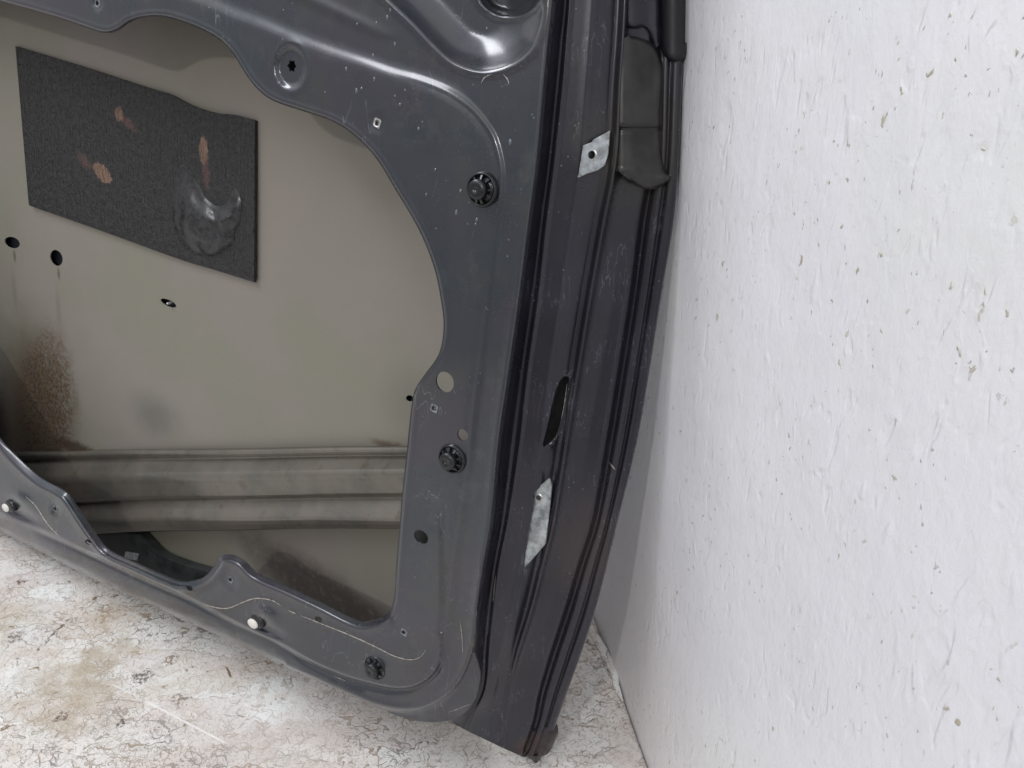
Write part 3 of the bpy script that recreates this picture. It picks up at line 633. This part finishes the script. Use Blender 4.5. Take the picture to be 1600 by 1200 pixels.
# ------------------------------------------------------------------ side impact beam: pressed W section
bx = np.r_[-470, -200, 40, 250, 450, 640, 730]
rowsb = [((724, 714, 706, 703, 701, 698, 697), .084), ((727, 717, 709, 706, 703, 700, 699), .0785), ((731, 722, 713, 711, 708, 705, 704), .078), ((733, 724, 716, 714, 711, 708, 707), .083), ((738, 730, 722, 719, 716, 713, 712), .083), ((750, 742, 730, 727, 724, 722, 721), .0775), ((764, 758, 745, 740, 738, 734, 733), .0690),
         ((768, 762, 749, 744, 742, 738, 737), .0682), ((772, 766, 753, 748, 746, 742, 741), .0672), ((776, 770, 758, 753, 751, 747, 746), .0680), ((802, 798, 782, 776, 774, 770, 769), .0690), ((806, 802, 787, 780, 778, 775, 774), .0785), ((809, 805, 791, 784, 782, 779, 778), .0775), ((820, 816, 800, 795, 793, 790, 789), .0735), ((838, 834, 816, 809, 808, 810, 810), .0675), ((842, 838, 820, 813, 812, 813, 813), .0670),
         ((850, 846, 829, 820, 818, 818, 818), .0682), ((858, 854, 838, 828, 824, 823, 823), .0705), ((859, 855, 839, 829, 825, 824, 824), .0790)]
_r = [rowsb[0]]
for (ya, da), (yb, db) in zip(rowsb[:-1], rowsb[1:]):
    if np.mean(np.array(yb) - np.array(ya)) > 6:
        for f in (.10, .90): _r.append((tuple(np.array(ya) * (1 - f) + np.array(yb) * f), da * (1 - f) + db * f))
    _r.append((yb, db))
rowsb = _r
xs = np.linspace(-470, 730, 90); V = []; U = []
for yy, d in rowsb:
    y = np.interp(xs, bx, yy) + .5 * np.sin(xs / 47.) ; V.append(DP(xs, y, np.full(len(xs), d))); a, b = uv_of(xs, y, d); U.append(np.stack([a, b], 1))
m = len(xs); V = np.vstack(V); U = np.vstack(U)
beam = mesh('impact_beam', V, [(j * m + i, j * m + i + 1, (j + 1) * m + i + 1, (j + 1) * m + i) for j in range(len(rowsb) - 1) for i in range(m - 1)], MB_, door, True, U)
mod = beam.modifiers.new('thick', 'SOLIDIFY'); mod.thickness = .0012; mod.offset = -1
# dark reinforcement in the low front corner
RF = resample(spline([(40, 790), (150, 800), (205, 826), (226, 846), (250, 868), (290, 884), (350, 905), (380, 950), (200, 930), (80, 880)], 4, True), 6, True)
rein = patch('corner_reinforcement', RF, lambda P: .074 - .003 * sm(dist(P, RF, True), 0, 14), M_dark, door, step=7, side=.012)
patch('spot_weld_tab', np.array([(196, 862), (216, 866), (214, 876), (194, 872)], float), lambda P: np.full(len(P), .070), M_zinc, door, step=5, side=.001)
# ------------------------------------------------------------------ latch bracket, mounting plates, seal
BR = spline([(975, 60), (1010, 62), (1030, 78), (1036, 110), (1032, 190), (1038, 262), (1046, 278), (1030, 292), (1008, 296), (985, 282), (967, 268), (962, 262), (965, 195), (969, 120)], 4, True)
BR = resample(BR, 4, True)
def dbr(P):
    x, y = P[:, 0], P[:, 1]; u = sm(x, 968, 1040); d = .0440 + .026 * u
    d += .0030 * sm(y, 196, 204) - .0035 * sm(y, 262, 276); d += .0018 * np.exp(-((y - 201) / 3.0) ** 2)
    d += .006 * np.clip(1 - dist(P, BR, True) / 7, 0, 1) ** 2 * (x > 985); return d
patch('latch_bracket', BR, dbr, M_brk, door, step=3.5, side=.004)
SEAL = resample(spline([(1030, -290), (1031, -100), (1030, 0), (1029, 60), (1034, 84), (1050, 94), (1064, 92), (1070, 86), (1071, 66), (1067, 62), (1068, 0), (1071, -100), (1074, -290)], 4, True), 4, True)
def dseal(P):
    x, y = P[:, 0], P[:, 1]; w = np.clip((x - 1030) / 38, 0, 1); return .0770 - .006 * np.sin(np.pi * w) + .004 * np.clip(1 - dist(P, SEAL, True) / 7, 0, 1) ** 2
patch('rubber_seal', SEAL, dseal, M_rubber, door, step=4, side=.007)
RC = resample(spline([(978, -290), (980, -100), (976, 0), (977, 38), (990, 44), (1006, 42), (1014, 52), (1022, 70), (1029, 68), (1029, 0), (1028, -290)], 3, True), 4, True)
patch('upper_plate', RC, lambda P: .0510 + .018 * sm(P[:, 0], 975, 1030) + .003 * np.clip(1 - dist(P, RC, True) / 6, 0, 1) ** 2, MJ, door, step=4, side=.008)
PL = resample(np.array([(911, 227), (925, 222), (927, 218), (953, 204), (950, 240), (945, 258), (934, 266), (917, 271), (903, 278)], float), 3, True)
patch('mounting_plate', PL, lambda P: djamb(P) - .0028, M_zinc, door, [disc(924, 242, .0028, 12, .04)], step=4, side=.0014)
lathe('plate_bore', 924, 242, .0368, [(.0030, .0003), (.0042, .0005), (.0046, -.0002)], M_steel, door, 20)
PL2 = resample(np.array([(834, 768), (846, 757), (858, 747), (862, 758), (858, 800), (852, 850), (836, 869), (818, 889), (822, 842), (829, 800)], float), 2.5, True)
def dpl2(P): return djamb(P) * .0 + .0385 + .0008 * np.sin(P[:, 1] / 9.) * np.sin(P[:, 0] / 6.)
patch('lower_mounting_plate', PL2, dpl2, M_zinc, door, [disc(841, 778, .0024, 12, .045)], step=4, side=.0014)
lathe('plate_bore', 841, 778, .0384, [(.0026, .0005), (.0038, .0010), (.0046, -.0002)], M_steel, door, 20)
CP = resample(spline([(803, 1160), (812, 1146), (832, 1134), (850, 1130), (864, 1134), (868, 1150), (862, 1166), (856, 1178), (843, 1184), (838, 1193), (831, 1187), (815, 1178), (804, 1172)], 4, True), 3, True)
def dcp(P):
    e = dist(P, CP, True); nz = np.array([mnoise.noise(Vector((a * .09, b * .09, 2))) for a, b in P]); return .0795 + .007 * np.clip(1 - e / 12, 0, 1) ** 2 - .0016 * nz
patch('corner_plug', CP, dcp, simple('rust_stained_sealer', (.026, .017, .018), .42, 0, .5, 90, .5, .2), door, step=3, side=.006)
# ------------------------------------------------------------------ trim clips
def clip(x, y, s=1.0):
    d = dpan(np.array([[x, y]]))[0] * 0 - .0016
    seat = lathe('trim_clip', x, y, d, [(.0002, .0018), (.0068, .0018), (.0072, .0022), (.0078, .0010), (.0096, .0008), (.0104, .0034), (.0110, .0040), (.0116, .0036), (.0124, .0014), (.0128, -.0004), (.0120, -.0020)], M_black, door)
    if s != 1: pass
    cap = lathe('clip_cap', x, y, d, [(.0, .0100), (.0008, .0101), (.0012, .0107), (.0058, .0105), (.0068, .0098), (.0072, .0085), (.0070, .0020)], M_black, seat)
    c = DP(x, y, d); V = []; Fc = []
    ph = random.uniform(0, 6)
    for k in range(9):
        a = 2 * math.pi * k / 9 + ph + random.uniform(-.12, .12); t = random.uniform(.14, .30)
        for rr in (.0070, .0100):
            for aa in (a - t * .5, a + t * .5):
                for h in (.0005, .0052 if rr < .008 else .0036): V.append(c + Hw * rr * math.cos(aa) + Vw * rr * math.sin(aa) - Nw * h)
        b = 8 * k; Fc += [(b, b + 1, b + 3, b + 2), (b + 4, b + 6, b + 7, b + 5), (b + 1, b + 5, b + 7, b + 3), (b, b + 4, b + 5, b + 1), (b + 2, b + 3, b + 7, b + 6)]
    mesh('clip_teeth', V, Fc, M_black, seat, False)
for x, y in ((755, 296), (708, 716), (589, 1041)): clip(x, y)
for x, y in ((13, 792), (399, 972)):
    seat = lathe('stud_grommet', x + 4, y - 2, -.0030, [(.0, .0030), (.0066, .0030), (.0086, .0024), (.0092, .0010), (.0094, -.004)], M_black, door, ecc=(1.0, .8))
    lathe('stud_head', x, y, -.0030, [(.0, .0048), (.0050, .0047), (.0064, .0042), (.0066, .0026)], M_white, seat, 28, ecc=(1.0, .75))
# ------------------------------------------------------------------ wear: scratches and splashes
def don(P): return dpan(P)
for pts, w in (([(318, 944), (340, 950), (358, 950), (380, 941), (400, 935), (424, 938), (438, 946)], 1.9), ([(450, 954), (462, 959)], 1.5), ([(470, 962), (500, 974), (545, 992), (585, 1010), (615, 1025), (640, 1031), (656, 1027), (665, 1016)], 1.7),
               ([(40, 776), (55, 790), (70, 813), (82, 828), (93, 838)], 1.6), ([(719, 970), (722, 1000), (723, 1020)], .9), ([(752, 130), (757, 121), (768, 116)], 1.4), ([(786, 116), (793, 124), (795, 132)], 1.8), ([(521, 1056), (540, 1064)], .9), ([(735, 1100), (715, 1108), (700, 1113)], .9)):
    ribbon('scratch', pts, don, w, M_scr, panel)
for pts, w in (([(951, 722), (956, 728), (961, 734)], 1.6), ([(886, 600), (882, 630), (877, 655)], 1.0), ([(870, 680), (864, 690), (855, 696)], 2.0), ([(774, 900), (770, 940)], .7)):
    ribbon('scratch', pts, djamb, w, M_scr, jamb, .0008)
spl = [(610, 16), (605, 27), (588, 36), (617, 69), (583, 87), (585, 124), (565, 138), (541, 108), (557, 142), (617, 150), (625, 163), (633, 141), (660, 190), (654, 201), (680, 265), (720, 298), (666, 304), (713, 332), (745, 343), (743, 350), (797, 222), (681, 357), (508, 144), (541, 108), (443, 16), (558, 38)]
MSP = simple('dried_splash', (.09, .105, .12), .18, 0, .3, 300, 0, .6)
for x, y in spl:
    r = random.uniform(.0005, .0013); e = random.uniform(1, 1.8); d = float(dpan(np.array([[x, y]]))[0]); c = DP(x, y, d); V = []; Fc = []
    for rr, h in ((1.05, -.1), (.95, .25), (.6, .5), (.05, .6)):
        for k in range(10):
            a = 2 * math.pi * k / 10; V.append(c + Hw * r * rr * math.cos(a) + Vw * r * e * rr * math.sin(a) - Nw * r * h)
    for i in range(3):
        for k in range(10): p = i * 10 + k; q = i * 10 + (k + 1) % 10; Fc.append((p, p + 10, q + 10, q))
    mesh('dried_splash', V, Fc, MSP, panel)
# added dark sheets that stand in for the shade inside the holes
patch('hole_shade', ell(655, 842, 26, 26, 16), lambda P: np.full(len(P), .016), M_dark, door, step=12, side=.001)
patch('hole_shade', ell(466, 103, 20, 20, 16), lambda P: np.full(len(P), .010), M_dark, door, step=12, side=.001)
patch('hole_shade', ell(866, 645, 40, 70, 18), lambda P: np.full(len(P), .068), M_dark, door, step=14, side=.001)
